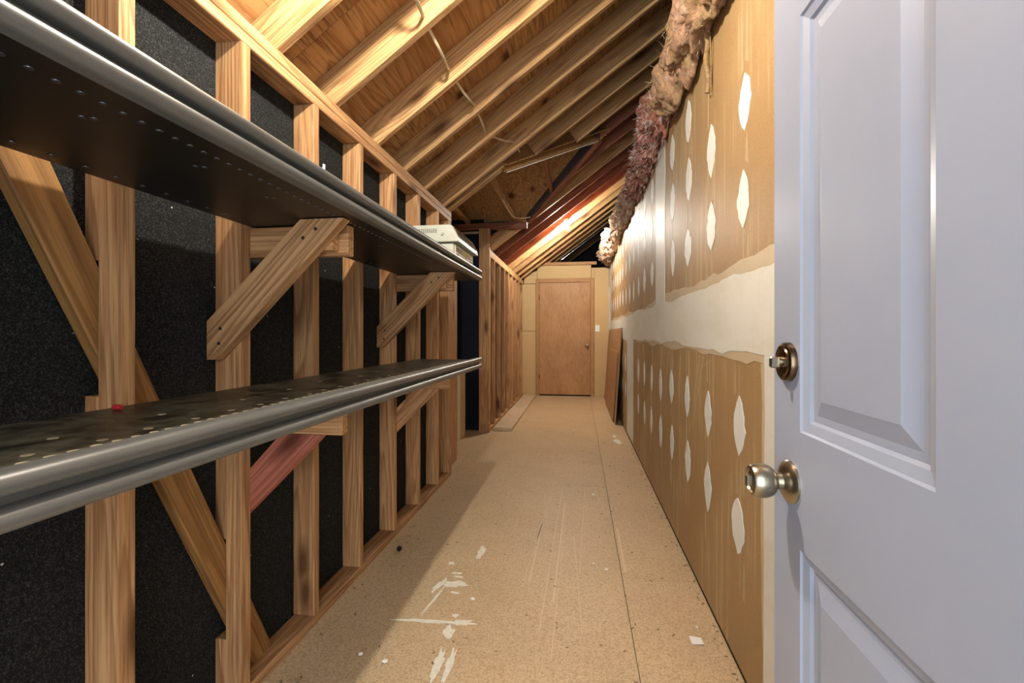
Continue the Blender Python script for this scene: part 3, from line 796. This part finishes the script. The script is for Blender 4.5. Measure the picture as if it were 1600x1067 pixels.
# ================================================================== cable through the rafters
cps = [(-0.66, 1.40, 2.50), (-0.63, 1.45, 2.47), (-0.61, 1.62, 2.42), (-0.639, 1.80, 2.465), (-0.645, 1.86, 2.47), (-0.62, 2.02, 2.425), (-0.655, 2.22, 2.488), (-0.655, 2.275, 2.492), (-0.61, 2.44, 2.445), (-0.613, 2.61, 2.500),
       (-0.615, 2.665, 2.502), (-0.60, 2.82, 2.465), (-0.626, 2.97, 2.495), (-0.62, 3.025, 2.50), (-0.53, 3.22, 2.53), (-0.488, 3.395, 2.595), (-0.488, 3.45, 2.60), (-0.47, 3.6, 2.60)]
tag(tube('electric_cable', cps, 0.0075, M['cable']), 'cream electric cable threaded through holes in the near rafters', 'cable')
tag(tube('electric_cable', [(-0.735, 4.35, 2.443), (-0.735, 4.8, 2.44), (-0.715, 5.0, 2.435), (-0.65, 5.16, 2.462), (-0.56, 5.22, 2.49)], 0.006, M['cable']), 'short cream cable end drooping from the joist in the dormer opening', 'cable')
tag(lumber('white_string', (-0.575, 3.60, 2.440), (0.185, 4.44, 2.995), 0.006, 0.006, M['white'], bev=0.001), 'thin white string along the slanting valley board overhead', 'string')

# foil strip on a far rafter
fo = prism('foil_strip', [(-0.36, 9.14, rz(-0.36) - 0.004), (0.62, 9.14, rz(0.62) - 0.004), (0.62, 9.14, rz(0.62) - 0.018), (-0.36, 9.14, rz(-0.36) - 0.018)], (0, 0.24, 0), M['chrome'])
tag(fo, 'shiny silver foil strip under the rafters just beyond the end wall', 'foil')

# ================================================================== loose boards
pl = lumber('floor_plank', (-0.893, 5.29, 0.0205), (-0.893, 8.22, 0.0205), 0.225, 0.039, M['plank'])
tag(pl, 'dusty wooden plank lying on the floor along the far stud wall', 'plank')
def leaner(name, y0, y1, xb, xt, zt, th, mat, label):
    dx, dz = xt - xb, zt; ln = math.hypot(dx, dz); nx, nz = -dz / ln, dx / ln
    o = lumber(name, ((xb + xt) / 2 + nx * th / 2, y0, zt / 2 + nz * th / 2), ((xb + xt) / 2 + nx * th / 2, y1, zt / 2 + nz * th / 2), th, ln, mat, up=(dx, 0, dz))
    return tag(o, label, 'board')
leaner('leaning_board', 5.86, 8.29, 0.455, 0.538, 1.222, 0.012, M['panelwood'], 'large brown sheet leaning on the drywall beside the light switch')
leaner('leaning_board', 6.03, 7.55, 0.436, 0.503, 0.910, 0.012, M['panelwood'], 'lower brown sheet leaning in front of the larger leaning sheet')
wc = empty('cream_cabinet', (-1.4, 4.86, 0), 'cream painted low cabinet standing in the alcove behind the stud wall', 'cabinet')
box('side_panel', -1.62, -1.275, 4.70, 4.715, 0.001, 0.80, M['cream'], wc)
box('body', -1.62, -1.275, 4.716, 5.02, 0.001, 0.795, M['tanpanel'], wc)

# ================================================================== insulation over the right wall
def batt(name, y0, y1, cx, cz, rx, rz_, seed, mat, label, amp=0.35, ny=70, na=48, taper=0.07):
    bm = bmesh.new(); c = Vector((cx, (y0 + y1) / 2, cz)); rows = []
    for i in range(ny + 1):
        t = i / ny; y = y0 + (y1 - y0) * t
        env = min(1.0, (min(t, 1 - t) / taper + 0.02)) ** 0.5
        row = []
        for j in range(na):
            a = 2 * math.pi * j / na
            d = Vector((math.cos(a), y * 1.0, math.sin(a)))
            q = Vector((math.cos(a) * 0.95, y * 2.6, math.sin(a) * 0.95)) + Vector((seed, seed * 2, 0))
            n1 = mnoise.fractal(q * 1.0, 1.0, 2.0, 3)
            n2 = abs(mnoise.fractal(q * 2.0, 0.9, 2.1, 4))
            n3 = mnoise.fractal(q * 9.0, 0.7, 2.0, 3)
            k = env * (1 + amp * n1 - amp * 1.25 * n2 + amp * 0.24 * n3)
            sy = 0.03 * mnoise.noise(q * 2.0 + Vector((9, 1, 4)))
            vx_, vz_ = rx * k * math.cos(a) + 0.02 * n1, rz_ * k * math.sin(a) + 0.02 * n2
            if cx + vx_ > XR - 0.012: vz_ = max(vz_, 2.426 - cz)          # rests on the top of the wall
            sy *= min(1.0, 12 * t, 12 * (1 - t))
            row.append(bm.verts.new((vx_, y + sy - c.y, vz_)))
        rows.append(row)
    for a, b in zip(rows, rows[1:]):
        for j in range(na): bm.faces.new((a[j], a[(j + 1) % na], b[(j + 1) % na], b[j]))
    bm.faces.new(rows[0]); bm.faces.new(rows[-1][::-1])
    me = from_bm(name, bm)
    for p in me.polygons: p.use_smooth = True
    o = mesh_obj(name, me, mat, None, loc=c)
    return tag(o, label, 'insulation', 'insulation batts over the drywall')
FIB = []
def fibres(root, y0, y1, cx, cz, rx, rz_, count, seed, mat):
    """loose strands standing off the torn batt: too many to count"""
    rr = random.Random(seed); bm = bmesh.new()
    for i in range(count):
        a = rr.uniform(math.pi * 0.55, math.pi * 1.45); y = rr.uniform(y0 + 0.03, y1 - 0.03)
        p = Vector((cx + rx * 0.92 * math.cos(a), y, cz + rz_ * 0.92 * math.sin(a)))
        d = Vector((math.cos(a) * 0.5, rr.uniform(-1, 1), math.sin(a) * 0.5 + rr.uniform(-.6, .6))).normalized()
        ln = rr.uniform(0.015, 0.055); r0 = rr.uniform(0.0009, 0.0018)
        bend = Vector((rr.uniform(-1, 1), rr.uniform(-1, 1), rr.uniform(-1, 0.3))) * ln * 0.5
        prev = None
        for k in range(4):
            t = k / 3; q = p + d * ln * t + bend * t * t - root.location
            rad = r0 * (1 - 0.7 * t)
            ring = [bm.verts.new(q + Vector((rad * math.cos(w), rad * 0.3, rad * math.sin(w)))) for w in (0, 2.1, 4.2)]
            if prev:
                for m_ in range(3): bm.faces.new((prev[m_], prev[(m_ + 1) % 3], ring[(m_ + 1) % 3], ring[m_]))
            prev = ring
    me = bpy.data.meshes.new('frayed_fibres'); bm.to_mesh(me); bm.free()
    o = mesh_obj('frayed_fibres', me, mat, root, loc=root.location)
    o['kind'] = 'stuff'
BT = [
 (0.95, 2.84, 0.545, 2.53, 0.155, 0.20, 1.3, 'ins_tan', 'long peach fiberglass roll on the drywall top nearest the white door', 0.34, 170, 150, 'fib_tan'),
 (2.845, 3.25, 0.555, 2.50, 0.175, 0.17, 4.1, 'ins_pink', 'pink insulation clump with frayed pale edges just past the peach roll', 0.40, 70, 170, 'fib_white'),
 (3.255, 3.645, 0.560, 2.49, 0.175, 0.16, 8.7, 'ins_pink', 'dark pink torn insulation clump above the taped drywall joint', 0.40, 70, 150, 'fib_white'),
 (3.65, 4.44, 0.560, 2.47, 0.165, 0.16, 12.2, 'ins_pink', 'middle pink insulation clump with white streaks, fourth from the white door', 0.42, 90, 200, 'fib_white'),
 (4.445, 6.53, 0.545, 2.50, 0.16, 0.15, 17.9, 'ins_cream', 'pale pink insulation strip lit by the far bulb', 0.45, 120, 150, 'fib_white'),
 (6.535, 8.4, 0.52, 2.52, 0.20, 0.17, 23.4, 'ins_cream', 'peach insulation bundle at the corner above the end wall', 0.45, 100, 0, 'fib_white')]
for i, (y0, y1, cx, cz, rx, rq, sd, mt, lb, am, ny, nf, fm) in enumerate(BT):
    o = batt('insulation_batt', y0, y1, cx, cz, rx, rq, sd, M[mt], lb, amp=am, ny=ny, na=64)
    if nf: fibres(o, y0, y1, cx, cz, rx, rq, nf, i, M[fm])
hp = []
for i in range(15):
    t = i / 14
    hp.append((0.522 + 0.006 * math.sin(9 * t), 1.975 + 0.010 * math.sin(7 * t), 2.40 - 0.255 * t))
hs = tag(tube('paper_strip', hp, 0.011, M['kraft']), 'twisted brown paper strip dangling from the peach insulation roll', 'paper strip')
tube('loose_thread', [(0.528, 1.955, 2.38), (0.530, 1.945, 2.30), (0.532, 1.955, 2.12)], 0.0022, M['kraft'], hs)

# ================================================================== marks on the floor, small litter
def blob(x, y, rx, ry, rot, seed, n=18):
    r = random.Random(seed); out = []
    for i in range(n):
        a = 2 * math.pi * i / n; k = 1 + r.uniform(-0.35, 0.35)
        px, py = rx * k * math.cos(a), ry * k * math.sin(a)
        out.append((x + px * math.cos(rot) - py * math.sin(rot), y + px * math.sin(rot) + py * math.cos(rot)))
    return out
for i, (x, y, rx, ry, rot) in enumerate([(-0.58, 1.752, 0.145, 0.010, 0.06), (-0.46, 1.762, 0.035, 0.018, 0.2), (-0.50, 1.70, 0.02, 0.035, 0.1), (-0.565, 2.03, 0.055, 0.026, 0.1), (-0.545, 1.96, 0.02, 0.008, 0.0), (-0.635, 2.0, 0.012, 0.06, -0.25),
                                         (-0.51, 2.345, 0.016, 0.075, 0.0), (-0.635, 2.21, 0.016, 0.014, 0), (-0.485, 1.52, 0.016, 0.085, 0.05), (-0.445, 1.53, 0.014, 0.08, 0.03), (-0.62, 1.90, 0.006, 0.10, -0.15), (0.40, 4.95, 0.035, 0.11, 0.1), (0.39, 5.20, 0.02, 0.06, 0.0),
                                         (-0.50, 1.80, 0.014, 0.010, 0), (-0.58, 2.12, 0.022, 0.006, 0), (-0.565, 2.09, 0.018, 0.006, 0), (0.10, 3.30, 0.012, 0.02, 0), (0.13, 2.26, 0.008, 0.010, 0), (0.07, 2.31, 0.006, 0.008, 0)]):
    sheet('plaster_smear', blob(x, y, rx, ry, rot, i), 0.0006 + 0.00012 * i, M['plaster'], floor, 'Z', 0.0002)
for (xa, ya, xb, yb, w_) in ((-0.125, 3.45, -0.155, 1.75, 0.004), (-0.10, 3.1, -0.115, 1.95, 0.010), (-0.085, 2.9, -0.10, 1.60, 0.003), (-0.20, 3.2, -0.26, 2.05, 0.004), (-0.23, 2.75, -0.235, 2.1, 0.012), (0.04, 3.4, 0.0, 2.2, 0.003), (-0.03, 2.6, 0.01, 1.75, 0.003), (0.10, 3.5, 0.165, 2.95, 0.004), (0.215, 2.75, 0.212, 2.25, 0.014)):
    sheet('scratch', [(xa, ya), (xa + w_, ya), (xb + w_, yb), (xb, yb)], 0.0003, M['scuff'], floor, 'Z', 0.0001)
def crumb(name, loc, s, mat, label, cat, seed, flat=0.5):
    bm = bmesh.new(); bmesh.ops.create_icosphere(bm, subdivisions=2, radius=1)
    for v in bm.verts:
        k = 1 + 0.35 * mnoise.noise(v.co * 1.3 + Vector((seed, 0, 0)))
        v.co = Vector((v.co.x * s * k, v.co.y * s * k * 0.8, v.co.z * s * k * flat))
    zmin = min(v.co.z for v in bm.verts)
    return tag(mesh_obj(name, from_bm(name, bm), mat, None, loc=(loc[0], loc[1], loc[2] - zmin)), label, cat)
crumb('plaster_crumb', (-0.775, 1.532, 0), 0.009, M['plaster'], 'small white crumb in the lit floor patch, left one of the near pair', 'crumb', 1)
crumb('plaster_crumb', (-0.673, 1.509, 0), 0.011, M['plaster'], 'white plaster crumb just right of the smaller near crumb', 'crumb', 2)
crumb('plaster_crumb', (-0.455, 1.92, 0), 0.010, M['plaster'], 'white plaster crumb between the floor smears', 'crumb', 3)
crumb('plaster_crumb', (0.455, 1.865, 0), 0.006, M['plaster'], 'tiny white crumb just behind the paper scrap by the drywall', 'crumb', 5)
crumb('plaster_crumb', (-0.92, 1.36, 0.0), 0.012, M['plaster'], 'white crumb against the bottom plate in the foreground', 'crumb', 8)
# fallen nut
nt_ = tag(lathe_obj('black_nut', [(0.0, 0.012), (0.004, 0.0135), (0.012, 0.0135), (0.016, 0.011), (0.016, 0.006), (0.008, 0.005)], M['blackmetal'], None, 'Y', 18, loc=(-0.941, 2.285, 0.0138)), 'small black ring-shaped nut lying on the floor by the stud wall', 'nut')
# red cap on the lower shelf
rc = tag(lathe_obj('red_cap', [(0.0, 0.0055), (0.006, 0.006), (0.016, 0.006), (0.018, 0.005)], M['red'], None, 'X', 18, loc=(-0.992, 0.845, 0.9915)), 'tiny red plastic cap on the lower shelf beside a stud', 'cap')
# folded paper scrap
bm = bmesh.new()
vs = [bm.verts.new(p) for p in ((-0.022, -0.02, 0.0), (0.02, -0.024, 0.006), (0.018, 0.02, 0.001), (-0.024, 0.022, 0.003))]
bm.faces.new(vs); r_ = bmesh.ops.extrude_face_region(bm, geom=bm.faces[:]); bmesh.ops.translate(bm, vec=(0, 0, 0.0012), verts=[g for g in r_['geom'] if isinstance(g, bmesh.types.BMVert)])
tag(mesh_obj('paper_scrap', from_bm('paper_scrap', bm), M['paper'], None, loc=(0.435, 1.783, 0.0003)), 'small square white paper scrap on the floor near the drywall', 'paper')
# short dark shavings strewn on the floor (too many to count)
bm = bmesh.new(); r = random.Random(11)
for i in range(260):
    x, y = r.uniform(-0.98, 0.50), r.uniform(1.3, 5.5)
    if r.random() < 0.35: x = r.choice((r.uniform(-1.02, -0.95), r.uniform(0.50, 0.535), r.uniform(0.50, 0.535)))
    s = r.uniform(0.003, 0.008); a = r.uniform(0, 3.14)
    ax, ay = s * math.cos(a), s * math.sin(a); bx, by = -ay * 0.35, ax * 0.35
    v = [bm.verts.new((x + p * ax + q * bx, y + p * ay + q * by, z)) for z in (0.0003, 0.002) for p, q in ((-1, -1), (1, -1), (1, 1), (-1, 1))]
    for f in ((0, 1, 2, 3), (4, 5, 6, 7), (0, 1, 5, 4), (1, 2, 6, 5), (2, 3, 7, 6), (3, 0, 4, 7)): bm.faces.new([v[k] for k in f])
tag(mesh_obj('floor_debris', from_bm('floor_debris', bm), M['labelbrown']), 'dark wood specks and shavings strewn over the particleboard floor', 'debris', kind='stuff')
